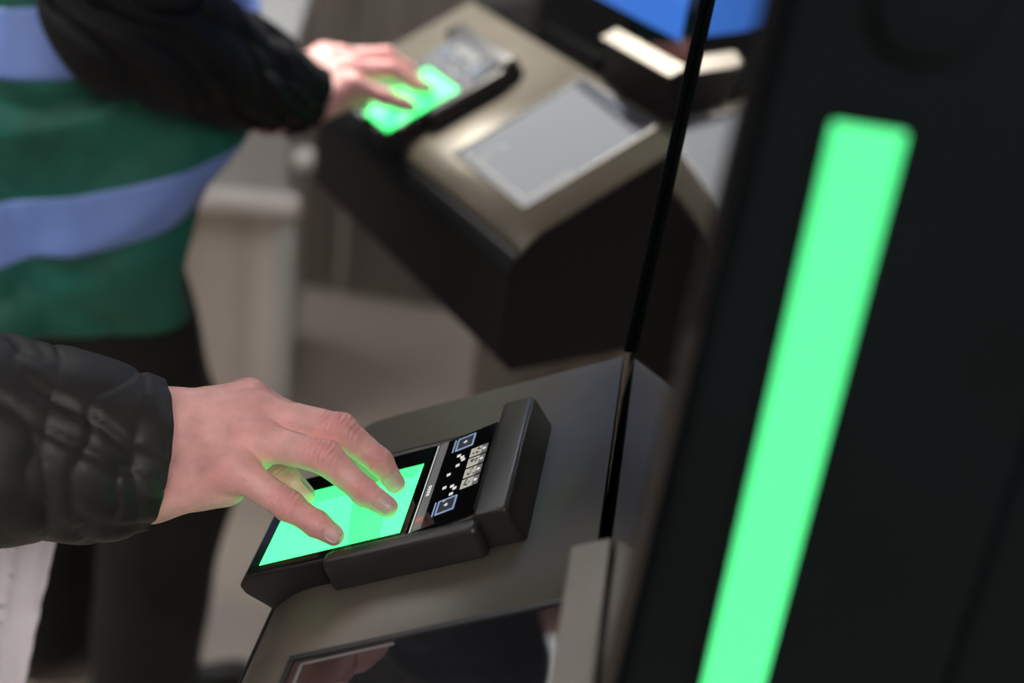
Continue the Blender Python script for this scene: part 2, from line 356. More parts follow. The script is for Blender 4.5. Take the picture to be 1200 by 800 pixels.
        for j in range(4):                           # small print thumbnails with dark marks
            y0 = 0.0225 - j * 0.0118
            quad('print_thumbnail', 'lcd_cream', 0.0335, 0.0425, y0, y0 + 0.0096)
            bm = bmesh.new(); rnd = random.Random(j + 5)
            for q in range(7):
                a = 0.0357 + rnd.random() * 0.0052; y = y0 + 0.0008 + rnd.random() * 0.0070; box(bm, a, a + 0.0009 + rnd.random() * 0.0008, y, y + 0.0006 + rnd.random() * 0.0012, 0.0012, 0.0015, LC)
            obj('thumbnail_mark', bm, 'lcd_dark', sc)
            quad('thumbnail_tab', 'lcd_grey', 0.0428, 0.0470, y0, y0 + 0.0096); quad('thumbnail_dot', 'lcd_white', 0.0436, 0.0458, y0 + 0.0035, y0 + 0.0058, 0.0016)
        # hood block
        bm = bmesh.new(); prism(bm, [(0.1070, -0.022), (0.1105, 0.0085), (0.1345, 0.0085), (0.1400, -0.022)], -0.0470, 0.1020, lambda a, y, b: TT(a, y, b), bev=0.0035, seg=4)
        obj('scanner_hood', bm, 'scanner_grey', sc, True)
    return k
kiosk('kiosk', (0, 0, 1.0), 0.0, 'black kiosk with dark unlit glass screen, grey tray and glowing green side strip', False)
BG = (-0.126, 0.885, 1.0); BR = R(37.3)
kiosk('kiosk', BG, BR, 'black kiosk with lit blue display, used by the person in green vest', True)

# ------------------------------------------------------------------ signed-distance modelling
def surface_nets(F, org, h):
    nx, ny, nz = F.shape; s = F < 0
    cs = [(i, j, k) for i in (0, 1) for j in (0, 1) for k in (0, 1)]
    sub = lambda A, c: A[c[0]:nx - 1 + c[0], c[1]:ny - 1 + c[1], c[2]:nz - 1 + c[2]]
    cnt = sum(sub(s, c).astype(np.int8) for c in cs)
    act = (cnt > 0) & (cnt < 8)
    idx = -np.ones(act.shape, np.int64); ii = np.argwhere(act); idx[act] = np.arange(len(ii))
    acc = np.zeros((len(ii), 3)); num = np.zeros(len(ii))
    for a in range(8):
        for b in range(a + 1, 8):
            ca, cb = cs[a], cs[b]
            if sum(abs(p - q) for p, q in zip(ca, cb)) != 1: continue
            fa = F[ii[:, 0] + ca[0], ii[:, 1] + ca[1], ii[:, 2] + ca[2]]; fb = F[ii[:, 0] + cb[0], ii[:, 1] + cb[1], ii[:, 2] + cb[2]]
            m = (fa < 0) != (fb < 0); t = np.where(m, fa / np.where(m, fa - fb, 1), 0)
            p = np.array(ca)[None] + t[:, None] * (np.array(cb) - np.array(ca))[None]
            acc += np.where(m[:, None], p, 0); num += m
    V = (ii + acc / num[:, None]) * h + np.array(org)
    faces = []
    for ax in range(3):
        o1, o2 = (ax + 1) % 3, (ax + 2) % 3
        sl = [slice(None)] * 3; sl2 = [slice(None)] * 3; sl[ax] = slice(0, -1); sl2[ax] = slice(1, None)
        A = s[tuple(sl)]; B = s[tuple(sl2)]
        e = np.argwhere(A != B)
        e = e[(e[:, o1] > 0) & (e[:, o2] > 0) & (e[:, o1] < F.shape[o1] - 1) & (e[:, o2] < F.shape[o2] - 1)]
        fl = A[e[:, 0], e[:, 1], e[:, 2]]
        def g(d1, d2):
            q = e.copy(); q[:, o1] -= d1; q[:, o2] -= d2; return idx[q[:, 0], q[:, 1], q[:, 2]]
        Q = np.stack([g(1, 1), g(0, 1), g(0, 0), g(1, 0)], 1); Q[~fl] = Q[~fl][:, ::-1]
        faces.append(Q)
    Fc = np.concatenate(faces); Fc = Fc[(Fc >= 0).all(1)]
    return V, Fc
def relax(V, F, it=2, lam=0.5):
    V = V.copy()
    e = np.concatenate([F[:, [0, 1]], F[:, [1, 2]], F[:, [2, 3]], F[:, [3, 0]]])
    for _ in range(it):
        acc = np.zeros_like(V); n = np.zeros(len(V))
        for a, b in ((0, 1), (1, 0)):
            np.add.at(acc, e[:, a], V[e[:, b]]); np.add.at(n, e[:, a], 1)
        V += lam * (acc / np.maximum(n, 1)[:, None] - V)
    return V
def vnormals(V, F):
    N = np.zeros_like(V); fn = np.cross(V[F[:, 2]] - V[F[:, 0]], V[F[:, 3]] - V[F[:, 1]])
    for i in range(4): np.add.at(N, F[:, i], fn)
    return N / np.maximum(np.linalg.norm(N, axis=1), 1e-12)[:, None]
def cone(P, a, b, ra, rb):
    a = np.asarray(a, float); b = np.asarray(b, float); ba = b - a; l2 = ba @ ba
    t = np.clip(((P - a) @ ba) / l2, 0, 1)
    return np.linalg.norm(P - a - t[..., None] * ba, axis=-1) - (ra + (rb - ra) * t)
def ell(P, c, r, M3=None):
    q = P - np.asarray(c, float)
    if M3 is not None: q = q @ np.asarray(M3)
    r = np.asarray(r, float); k0 = np.linalg.norm(q / r, axis=-1); k1 = np.linalg.norm(q / r ** 2, axis=-1)
    return k0 * (k0 - 1) / np.maximum(k1, 1e-9)
def smin(a, b, k):
    h = np.maximum(k - np.abs(a - b), 0) / k; return np.minimum(a, b) - h * h * k * 0.25
def polygonise(fn, lo, hi, h, rel=2):
    lo = np.asarray(lo, float); n = np.ceil((np.asarray(hi) - lo) / h).astype(int) + 1
    ax = [lo[i] + np.arange(n[i]) * h for i in range(3)]
    P = np.stack(np.meshgrid(*ax, indexing='ij'), -1)
    F = np.empty(P.shape[:3])
    for i in range(0, n[0], 16): F[i:i + 16] = fn(P[i:i + 16])
    V, Fc = surface_nets(F, lo, h)
    return relax(V, Fc, rel), Fc
def wob(P, s, seed=0):                               # cheap smooth noise, about -1..1
    r = np.random.RandomState(seed); o = 0
    for i in range(7):
        d = r.normal(size=3); d /= np.linalg.norm(d); o = o + np.sin((P @ d) * s * (0.6 + 1.4 * r.rand()) + r.rand() * 6.28)
    return o / 3.2

# ------------------------------------------------------------------ the hand (right hand, millimetres in the platen frame)
FING = {
 'pinky':  ([(-44, -17, 68), (-15, -26, 36.0), (0, -30.5, 20.0), (9.0, -32.5, 9.2)], [11.8, 10.2, 8.7, 7.0]),
 'ring':   ([(-35, 7, 75), (11.0, 2.5, 50.0), (30.5, -6, 20.8), (44, -12, 9.6)], [12.8, 11.2, 9.1, 7.4]),
 'middle': ([(-35, 29, 83), (19.5, 25, 56.0), (37.5, 21.5, 27.0), (43.0, 17.5, 10.0)], [13.2, 11.3, 9.2, 7.4]),
 'index':  ([(-46, 47, 86), (-4, 47, 46), (15, 42, 25), (23, 39, 10.5)], [13.0, 11.0, 9.4, 7.8]),
 'thumb':  ([(-100, 33, 72), (-67, 45, 50), (-43, 35, 28), (-30, 24, 14.5)], [14, 13.0, 11.8, 9.6]),
}
WA, WB_ = np.array([-95., 18, 101]), np.array([-113., -14, 66])
EL1 = pix_on(-150, 505, 1, -0.085)                     # elbow of the near person
_e = (EL1 - np.array([0, 0, 1.0])) * 1000.0
ARMD = nrm(np.array([_e[0] * CA + _e[2] * SA, _e[1], -_e[0] * SA + _e[2] * CA]) - (WA + WB_) / 2)
def hand_sdf(P):
    fs = None
    for nme, (J, r) in FING.items():
        d = None
        for i in range(3):
            c_ = cone(P, J[i], J[i + 1], r[i], r[i + 1]); d = c_ if d is None else smin(d, c_, 3.0)
        if nme != 'thumb':                           # knuckle swelling and finger pad
            for j in (1, 2):
                d = smin(d, np.linalg.norm(P - np.array(J[j]), axis=-1) - r[j] * 1.0, 3.0)
        fs = d if fs is None else smin(fs, d, 2.0)
    pal = None
    mc = [(0.0, 'index', 19.5), (0.35, 'middle', 19.0), (0.7, 'ring', 18.5), (1.0, 'pinky', 18.5)]
    for t, nme, rr in mc:
        J, r = FING[nme]; a = WA * (1 - t) + WB_ * t
        c_ = cone(P, a, J[0], rr, r[0] + 1.0); pal = c_ if pal is None else smin(pal, c_, 13.5)
    pal = smin(pal, cone(P, WB_ + [0, 2, 0], (-58, -13, 54), 18, 13.5), 10)      # heel of the hand
    pal = smin(pal, cone(P, (-100, 22, 78), FING['thumb'][0][1], 19, 13), 12)     # ball of the thumb
    pal = smin(pal, cone(P, (-60, 10, 62), (-40, 12, 62), 15, 14), 12)
    for q in (WA, WB_):
        pal = smin(pal, cone(P, q, q + ARMD * 70, 20.5, 24), 10)
    pal = smin(pal, cone(P, (WA + WB_) / 2, (WA + WB_) / 2 + ARMD * 70, 22, 27), 10)
    d = smin(pal, fs, 9.0)
    for nme in ('index', 'middle', 'ring', 'pinky'):  # knuckle heads
        J, r = FING[nme]; kb = {'index': 2.5, 'middle': 1.0, 'ring': 0.0, 'pinky': -1.0}[nme]; d = smin(d, np.linalg.norm(P - (np.array(J[0]) + [0, -1, kb]), axis=-1) - (r[0] - 1.0), 8.0)
    return d
HV, HF = polygonise(hand_sdf, (-180, -62, -2), (58, 86, 156), 1.4, 3)
HN = vnormals(HV, HF)
UPH = nrm([-0.1, -0.35, 1.0])
flush = np.zeros(len(HV)); disp = np.zeros(len(HV))
for nme, (J, r) in FING.items():
    J = np.array(J)
    for j in (1, 2):
        axd = nrm(J[j + 1] - J[j - 1]); dor = nrm(UPH - axd * (UPH @ axd)); lat = np.cross(axd, dor)
        q = HV - J[j]; t = q @ axd; l = q @ lat; dd = np.linalg.norm(q, axis=1)
        near = np.clip(1 - (dd / (r[j] * 1.9)) ** 2, 0, 1); dw = np.clip(HN @ dor, 0, 1) ** 1.5 * near
        amp = 1.7 if j == 1 else 0.95
        disp += -amp * dw * np.clip(np.sin(t * 1.75 + 0.9 * np.sin(l * 0.5) + l * 0.12), -0.4, 1)
        disp += 0.8 * dw
        flush = np.maximum(flush, 0.75 * dw)
    axd = nrm(J[1] - J[0]); q = HV - J[0]; dd = np.linalg.norm(q, axis=1); flush = np.maximum(flush, 0.55 * np.clip(1 - dd / 26, 0, 1))
    q = HV - J[3]; flush = np.maximum(flush, 0.45 * np.clip(1 - np.linalg.norm(q, axis=1) / 16, 0, 1))
for nme, t0 in (('index', 0.1), ('middle', 0.4), ('ring', 0.65)):    # faint tendons and veins on the back
    a = WA * (1 - t0) + WB_ * t0; b = np.array(FING[nme][0][0]); ba = b - a; t = np.clip(((HV - a) @ ba) / (ba @ ba), 0.1, 1)
    q = HV - a - t[:, None] * ba; q -= (q @ UPH)[:, None] * UPH; disp += 1.3 * np.exp(-(np.linalg.norm(q, axis=1) / 4.0) ** 2) * np.clip(HN @ UPH, 0, 1) * t
disp += 0.35 * wob(HV, 0.12, 3) + 0.18 * wob(HV, 0.5, 4)
HV = HV + HN * disp[:, None]
# nails: curved plates on the fingertips
NAILS = []
for nme, (J, r) in FING.items():
    J = np.array(J); a, b = J[2], J[3]; axd = nrm(b - a); up = nrm(axd * 0.0 + UPH) if nme != 'thumb' else nrm([0.5, 0.8, 0.35])
    dor = nrm(up - axd * (up @ axd)); lat = np.cross(axd, dor); Ln = np.linalg.norm(b - a); rt = r[3]
    vs_ = []; nu, nv_ = 9, 9
    for i in range(nu):
        s_ = i / (nu - 1.0); al = Ln - 7.5 + s_ * (7.5 + rt * 0.62)
        rr = (r[2] + (r[3] - r[2]) * min(al / Ln, 1.0)) * 0.985 + 0.55
        over = max(al - Ln, 0.0); 
        rr2 = math.sqrt(max(rt * rt - (over * 0.92) ** 2, 4.0)) + 0.5 if over > 0 else rr
        half = (0.92 - 0.22 * abs(2 * s_ - 1) ** 4)
        for j in range(nv_):
            th = (2 * j / (nv_ - 1.0) - 1) * half
            vs_.append(a + axd * al + dor * rr2 * math.cos(th) + lat * rr2 * math.sin(th))
    fs_ = [(i * nv_ + j, i * nv_ + j + 1, (i + 1) * nv_ + j + 1, (i + 1) * nv_ + j) for i in range(nu - 1) for j in range(nv_ - 1)]
    top = len(vs_); vs_ += [v - dor * 0.7 for v in vs_]; fs_ += [(f[3] + top, f[2] + top, f[1] + top, f[0] + top) for f in fs_]
    rim = [i * nv_ for i in range(nu)] + [(nu - 1) * nv_ + j for j in range(1, nv_)] + [i * nv_ + nv_ - 1 for i in range(nu - 2, -1, -1)] + [j for j in range(nv_ - 2, 0, -1)]
    for i in range(len(rim)): p, q = rim[i], rim[(i + 1) % len(rim)]; fs_.append((q, p, p + top, q + top))
    NAILS.append((np.array(vs_), fs_))
def plat(V, base, rz, du=0.0, dv=0.0):              # platen frame in mm -> world
    V = np.asarray(V) / 1000.0; u = V[:, 0] + du; v = V[:, 1] + dv; w_ = V[:, 2]
    x = u * CA - w_ * SA; z = u * SA + w_ * CA; c, s = math.cos(rz), math.sin(rz)
    return np.stack([base[0] + c * x - s * v, base[1] + s * x + c * v, base[2] + z], 1)

# ------------------------------------------------------------------ tubes for sleeves
def tube(path, radii, nseg, nring, fold=None, cap=0.006, hole=None, squash=None):
    """closed sleeve along a polyline; last end is an open cuff with an inner lining"""
    path = np.array(path, float); d = np.r_[0, np.cumsum(np.linalg.norm(np.diff(path, axis=0), axis=1))]
    # smooth resample
    ts = np.linspace(0, d[-1], nseg); C = np.stack([np.interp(ts, d, path[:, i]) for i in range(3)], 1); rad = np.interp(ts, d, radii)
    for _ in range(int(nseg * 0.6)):
        C[1:-1] = 0.5 * C[1:-1] + 0.25 * (C[:-2] + C[2:]); rad[1:-1] = 0.5 * rad[1:-1] + 0.25 * (rad[:-2] + rad[2:])
    tg = np.gradient(C, axis=0); tg /= np.linalg.norm(tg, axis=1)[:, None]
    ref = np.array([0, 0, 1.0]); V = []
    for i in range(nseg):
        s1 = np.cross(tg[i], ref); s1 = nrm(s1); s2 = np.cross(s1, tg[i])
        for j in range(nring):
            a = 2 * math.pi * j / nring; r = rad[i] * (1 + (fold(ts[i], d[-1] - ts[i], a) if fold else 0))
            q = squash or (1, 1)
            V.append(C[i] + s1 * math.cos(a) * r * q[0] + s2 * math.sin(a) * r * q[1])
    # lining turned back into the sleeve
    V = np.array(V); last = V[-nring:]; c0 = C[-1]
    in1 = c0 + (last - c0) * 0.90 - tg[-1] * 0.001; in2 = c0 + (last - c0) * 0.80 - tg[-1] * 0.035
    V = np.concatenate([V, in1, in2]); n = nseg + 2
    F = [(i * nring + j, i * nring + (j + 1) % nring, (i + 1) * nring + (j + 1) % nring, (i + 1) * nring + j) for i in range(n - 1) for j in range(nring)]
    return V, np.array(F)
def join(parts):
    V = []; F = []; o = 0
    for v, f in parts:
        V.append(np.asarray(v)); F += [tuple(int(i) + o for i in q) for q in f]; o += len(v)
    return np.concatenate(V), F

# ------------------------------------------------------------------ head with a face (local: facing +X, origin at head centre, metres)
def head_sdf(P):
    d = ell(P, (0, 0, 0.02), (0.098, 0.076, 0.105)); d = smin(d, ell(P, (0.025, 0, -0.055), (0.068, 0.056, 0.072)), 0.03)
    d = smin(d, cone(P, (0.088, 0, 0.012), (0.112, 0, -0.022), 0.008, 0.013), 0.012)     # nose
    d = smin(d, ell(P, (0.088, 0, 0.030), (0.014, 0.050, 0.010)), 0.012)                # brow
    for s in (-1, 1):
        d = np.maximum(d, -(np.linalg.norm(P - np.array([0.104, s * 0.031, 0.008]), axis=-1) - 0.0155))
        d = smin(d, np.linalg.norm(P - np.array([0.080, s * 0.031, 0.006]), axis=-1) - 0.014, 0.003)
        d = smin(d, ell(P, (0.0, s * 0.079, -0.005), (0.019, 0.009, 0.031)), 0.005)
    d = smin(d, ell(P, (0.088, 0, -0.060), (0.012, 0.024, 0.006)), 0.006)                # lips
    d = smin(d, ell(P, (0.086, 0, -0.075), (0.011, 0.021, 0.006)), 0.005)
    return smin(d, cone(P, (-0.02, 0, -0.06), (-0.045, 0, -0.16), 0.056, 0.062), 0.03)
HEADV, HEADF = polygonise(head_sdf, (-0.13, -0.1, -0.20), (0.14, 0.1, 0.14), 0.0045, 2)
def hair_sdf(P):
    d = ell(P, (-0.006, 0, 0.030), (0.107, 0.085, 0.107)); cut = P[..., 0] * 1.1 - (P[..., 2] - 0.005); cut2 = -P[..., 2] - 0.065 - P[..., 0] * 0.3
    return np.maximum(np.maximum(d, cut), cut2) + 0.003 * wob(P, 90, 14)
HAIRV, HAIRF = polygonise(hair_sdf, (-0.13, -0.11, -0.10), (0.13, 0.11, 0.16), 0.006, 2)
def place(V, loc, rz, tilt=0.0):
    V = np.asarray(V); c, s = math.cos(tilt), math.sin(tilt)
    x = V[:, 0] * c + V[:, 2] * s; z = -V[:, 0] * s + V[:, 2] * c; y = V[:, 1]; c, s = math.cos(rz), math.sin(rz)
    return np.stack([loc[0] + c * x - s * y, loc[1] + s * x + c * y, loc[2] + z], 1)

# ------------------------------------------------------------------ a person
def frame(base, yaw):
    c, s = math.cos(yaw), math.sin(yaw)
    return lambda x, y, z: np.array([base[0] + c * x - s * y, base[1] + s * x + c * y, z])
def legs_mesh(G, hip, knee, ankle, h=0.010, st=(0.0, 0.0), wide=0.0):
    def fn(P):
        d = None
        for s in (-1, 1):
            o_ = st[0] if s < 0 else st[1]
            c1 = smin(cone(P, G(hip[0] + o_ * 0.1, s * 0.085, hip[2]), G(knee[0] + o_, s * 0.10, knee[2]), 0.088 + wide, 0.072 + wide), cone(P, G(knee[0] + o_, s * 0.10, knee[2]), G(ankle[0] + o_, s * 0.10, 0.085), 0.072 + wide, 0.060 + wide), 0.05)
            d = c1 if d is None else smin(d, c1, 0.02)
        pel = smin(ell(P, G(hip[0] + 0.0, 0, hip[2] + 0.03), (0.14, 0.165, 0.13)), cone(P, G(hip[0], -0.06, hip[2] + 0.10), G(hip[0], 0.06, hip[2] + 0.10), 0.115, 0.115), 0.05)
        return smin(d, pel, 0.04) + 0.004 * wob(P, 26, 9)
    c = G(hip[0], 0, 0); return polygonise(fn, (c[0] - 0.3, c[1] - 0.3, 0.0), (c[0] + 0.3, c[1] + 0.3, hip[2] + 0.28), h, 2)
def shoe(G, x, y, par):
    def fn(P):
        d = smin(cone(P, G(x - 0.03, y, 0.052), G(x + 0.14, y, 0.040), 0.046, 0.038), cone(P, G(x - 0.01, y, 0.06), G(x - 0.01, y, 0.11), 0.05, 0.048), 0.03)
        return np.maximum(d, 0.002 - P[..., 2])
    c = G(x + 0.05, y, 0); V, F = polygonise(fn, (c[0] - 0.2, c[1] - 0.2, -0.01), (c[0] + 0.2, c[1] + 0.2, 0.19), 0.008, 1)
    V[:, 2] = np.maximum(V[:, 2], 0.001)
    return mesh('shoe', V, F, 'shoe_black', par)

def person(label, base, yaw, hip, chest, neck, head, htilt, hands, arms, jacket_m, sleeve_fold, jr=1.0, st=(0.0, 0.0), wide=0.0):
    """hands: list of (world hand vertices, world nails); arms: list of (shoulder, elbow, wrist, cuff radius...)"""
    t = empty('person', (base[0], base[1], 0), 0, label, 'person')
    inv = np.array([base[0], base[1], 0]); par = t
    G = frame((0, 0), yaw)                            # everything below is local to the empty
    loc = lambda V: np.asarray(V) - inv
    # skin: hands, forearms, head in one mesh
    parts = []; fl = []
    for hv, flip in [(h_[0], h_[2]) for h_ in hands]:
        f = HF[:, ::-1] if flip else HF
        parts.append((loc(hv), f)); fl.append(flush)
    hd = G(*head); parts.append((place(HEADV, hd, yaw, htilt), HEADF)); fl.append(np.zeros(len(HEADV)))
    def arm_fn(P):
        d = None
        for (S, E_, W_) in [a[:3] for a in arms]:
            c_ = smin(cone(P, S - inv, E_ - inv, 0.048, 0.040), cone(P, E_ - inv, E_ + (W_ - E_) * 0.72 - inv, 0.038, 0.026), 0.02); d = c_ if d is None else np.minimum(d, c_)
        d = smin(d, ell(P, G(*chest), (0.11, 0.11, 0.2)), 0.05)
        return smin(d, cone(P, G(*chest), G(*neck), 0.09, 0.056), 0.04)
    av, af = polygonise(arm_fn, (-0.6, -0.6, 0.7), (0.75, 0.75, 1.62), 0.012, 2); parts.append((av, af)); fl.append(np.zeros(len(av)))
    V, F = join(parts); mesh('body', V, F, 'skin', par, True, np.concatenate(fl))
    for h_ in hands:
        for nv_, nf in h_[1]:
            mesh('fingernail', loc(nv_), [f[::-1] for f in nf] if h_[2] else nf, 'nail', par)
    mesh('hair', place(HAIRV, hd, yaw, htilt), HAIRF, 'hair', par)
    for s in (-1, 1):                                 # eyes, lips
        bm = bmesh.new(); bmesh.ops.create_uvsphere(bm, u_segments=16, v_segments=10, radius=0.0125); eye = np.array([v.co[:] for v in bm.verts]); ef = [tuple(v.index for v in f.verts) for f in bm.faces]; bm.free()
        ey = mesh('eye', place(eye + [0.0835, s * 0.031, 0.007], hd, yaw, htilt), ef, 'eye_white', par)
        mesh('iris', place(eye * 0.5 + [0.0905, s * 0.031, 0.007], hd, yaw, htilt), ef, 'hair', ey)
    # trousers and shoes
    lv, lf = legs_mesh(G, hip, (hip[0] + 0.02, 0, hip[2] * 0.53), (hip[0] - 0.01, 0, 0.08), st=st, wide=wide); mesh('trousers', lv, lf, 'trouser_black', par)
    for s in (-1, 1): shoe(G, hip[0] - 0.01 + (st[0] if s < 0 else st[1]), s * 0.10, par)
    # jacket: torso and both sleeves
    def torso(P):
        d = smin(cone(P, G(hip[0], -0.05, hip[2] + 0.06), G(chest[0], -0.07, chest[2]), 0.125 * jr, 0.128 * jr), cone(P, G(hip[0], 0.05, hip[2] + 0.06), G(chest[0], 0.07, chest[2]), 0.125 * jr, 0.128 * jr), 0.06)
        for s, a in zip((-1, 1), arms):
            d = smin(d, cone(P, G(chest[0], s * 0.06, chest[2] + 0.03), a[0] - inv, 0.115, 0.075), 0.06)
        d = smin(d, cone(P, G(*chest), G(*neck), 0.12, 0.066), 0.05)
        return np.maximum(d, (hip[2] - 0.05) - P[..., 2]) + 0.005 * wob(P, 22, 5)
    tv, tf = polygonise(torso, (-0.5, -0.5, hip[2] - 0.1), (0.6, 0.6, 1.62), 0.011, 2)
    jp = [(tv, tf)]
    for a in arms:
        S, E_, W_, rs = a; sv, sf = tube([S - inv, S * 0.5 + E_ * 0.5 - inv, E_ - inv, E_ * 0.5 + W_ * 0.5 - inv, W_ - inv], rs, 260, 128, sleeve_fold, squash=a[4] if len(a) > 4 else None); jp.append((sv, sf))
    V, F = join(jp); jk = mesh('jacket', V, F, jacket_m, par)
    return t, G, inv, torso

def puffer(t, e, a):                                  # quilted baffles and gathered folds towards the cuff
    s = t * 1.0
    q = abs(math.sin(math.pi * (s / 0.058 + 0.18 * math.sin(a * 1.0 + 0.6) + 0.07 * math.sin(3 * a)))) ** 0.5
    f = 0.06 * (q - 0.75)
    g = math.exp(-((e - 0.045) / 0.04) ** 2)
    ca, sa = math.cos(a), math.sin(a)
    for k_, (fr, am) in enumerate(((13, 0.055), (24, 0.03))):
        n_ = mnoise.noise(Vector((ca * 1.3 + 3 * k_, sa * 1.3, s * fr + 0.8 * sa)))
        f -= am * (0.6 + 0.8 * g) * (1 - min(1.0, abs(n_) * 5.0)) ** 1.5
    f += 0.05 * mnoise.noise(Vector((ca * 1.2, sa * 1.2, s * 12)))
    c_ = math.exp(-(e / 0.009) ** 2); f -= 0.05 * c_; f += 0.014 * c_ * math.sin(a * 15)
    return f
def knit(t, e, a):
    ca, sa = math.cos(a), math.sin(a); f = 0.07 * mnoise.noise(Vector((ca * 1.3, sa * 1.3, t * 12)))
    for k_, (fr, am) in enumerate(((9, 0.13), (17, 0.08))):
        n_ = mnoise.noise(Vector((ca * 1.1 + 5 * k_, sa * 1.1, t * fr + 1.2 * sa))); f -= am * (1 - min(1.0, abs(n_) * 4.5)) ** 1.3
    return f

def mirror_hand():
    V = HV.copy(); V[:, 1] *= -1
    return V, [(np.array(v) * [1, -1, 1], f) for v, f in NAILS]
LHV, LNAILS = mirror_hand()
def rigid(V, origin_mm, Mx, dest):                    # hand mm -> world with 3x3 columns
    return ((np.asarray(V) - np.array(origin_mm)) / 1000.0) @ np.array(Mx).T + np.array(dest)

# ---- near person: hand on the near platen, black quilted jacket, paper in the other hand
KB = (0, 0, 1.0)
rh = plat(HV, KB, 0.0); rn = [(plat(v, KB, 0.0), f) for v, f in NAILS]
def pm(p): return plat(np.array([p], float), KB, 0.0)[0]
wc = pm((-108.0, 0, 86)); el = EL1; sh = np.array([-0.56, -0.17, 1.280])
# left hand hangs and pinches the sheet of paper
MxL = np.array([nrm([0.25, 0.1, -0.95]), nrm([0.55, -0.83, 0.05]), np.cross(nrm([0.25, 0.1, -0.95]), nrm([0.55, -0.83, 0.05]))]).T
lhd = np.array([-0.560, 0.150, 0.82])
lh = rigid(LHV, (-103, -1, 82), MxL, lhd); ln = [(rigid(v, (-103, -1, 82), MxL, lhd), f) for v, f in LNAILS]
lw = lhd + np.array([-0.005, 0.0, 0.02])
p1_base = (-0.73, -0.02); 
p1, G1, inv1, _ = person('person in black quilted jacket pressing fingers on the scanner of the dark-screened kiosk', p1_base, R(8), (0.0, 0, 0.90), (0.10, 0, 1.28), (0.15, 0, 1.45), (0.20, 0, 1.58), R(12),
    [(rh, rn, False), (lh, ln, False)],
    [(sh, el, wc, [0.085, 0.080, 0.077, 0.070, 0.0575]), (np.array([-0.62, 0.215, 1.32]), np.array([-0.63, 0.235, 1.04]), lw, [0.085, 0.078, 0.068, 0.06, 0.05])],
    'nylon_black', puffer, jr=1.12)

# ---- person behind: green vest with reflective bands
KB2 = BG
rh2 = plat(HV, KB2, BR, -0.018, 0.004); rn2 = [(plat(v, KB2, BR, -0.018, 0.004), f) for v, f in NAILS]
w2 = plat(np.array([(-105., 1, 82)]), KB2, BR, -0.018, 0.004)[0]
b2 = (-0.565, 0.79); y2 = R(38)
e2 = pix_on(150, 32, 1, 0.585); s2 = e2 + np.array([-0.055, 0.02, 0.27])
c2, sn2 = math.cos(y2), math.sin(y2)
def W2(x, y, z): return np.array([b2[0] + c2 * x - sn2 * y, b2[1] + sn2 * x + c2 * y, z])
lh2d = W2(0.10, 0.27, 0.80)
Mx2 = np.array([nrm([0.2, 0.1, -0.97]), nrm([-0.5, -0.86, -0.19]), np.cross(nrm([0.2, 0.1, -0.97]), nrm([-0.5, -0.86, -0.19]))]).T
lh2 = rigid(LHV, (-103, -1, 82), Mx2, lh2d); ln2 = [(rigid(v, (-103, -1, 82), Mx2, lh2d), f) for v, f in LNAILS]
p2, G2, inv2, torso2 = person('person in green vest with silver-blue bands, hand on the scanner of the blue-screened kiosk', b2, y2, (0.0, 0, 0.88), (0.07, 0, 1.26), (0.12, 0, 1.45), (0.19, 0, 1.57), R(20),
    [(rh2, rn2, False), (lh2, ln2, False)],
    [(s2, e2, w2, [0.085, 0.085, 0.082, 0.070, 0.052]), (W2(0.03, 0.20, 1.34), W2(0.02, 0.27, 1.06), lh2d + np.array([0, 0, 0.02]), [0.08, 0.07, 0.062, 0.05, 0.044])],
    'knit_black', knit, st=(0.11, 0.02), wide=0.018, jr=0.72)
# vest: wraps the torso, radius found by searching outwards from the torso axis
def vest_r(th, z):
    ax0 = np.stack([G2(0.0 + 0.18 * (zz - 0.90), 0, zz) for zz in z.ravel()], 0).reshape(*z.shape, 3)
    a = th + y2; dr = np.stack([np.cos(a), np.sin(a), 0 * a], -1)
    def fn(P):
        d = None
        for s in (-1, 1):
            c_ = cone(P, G2(0.01, s * 0.060, 0.76), G2(0.07, s * 0.075, 1.27), 0.158, 0.152); d = c_ if d is None else smin(d, c_, 0.06)
        d = smin(d, cone(P, G2(0.09, -0.10, 1.12), G2(0.13, -0.09, 1.00), 0.10, 0.105), 0.06)
        d = smin(d, cone(P, G2(0.07, -0.135, 1.325), G2(0.07, 0.135, 1.325), 0.115, 0.115), 0.05)
        return smin(d, cone(P, G2(0.06, 0, 0.90), G2(0.10, 0, 1.10), 0.13, 0.14), 0.06)
    lo = np.zeros_like(th); hi = np.full_like(th, 0.6)
    for _ in range(26):
        m = (lo + hi) / 2; inside = fn(ax0 + dr * m[..., None]) < 0; lo = np.where(inside, m, lo); hi = np.where(inside, hi, m)
    P = ax0 + dr * lo[..., None]
    hang = np.clip((1.05 - z) / 0.3, 0, 1)
    rg = lambda q, k: np.clip(1 - np.abs(q) * k, 0, 1)
    fold = 0.012 * np.sin(th * 6 + 2.2 * np.sin(z * 9)) * (0.3 + hang) + 0.008 * np.sin(th * 4 - z * 22 + 1.0)
    fold = fold - 0.026 * rg(wob(np.stack([np.cos(th), np.sin(th), z * 3.0 + th * 0.9], -1), 3.4, 21), 2.2) - 0.016 * rg(wob(np.stack([np.cos(th), np.sin(th), z * 3.5 - th * 0.7], -1), 5.5, 22), 2.5)
    fold = np.maximum(fold, -0.026) + 0.006
    return ax0, dr, lo + fold + 0.006
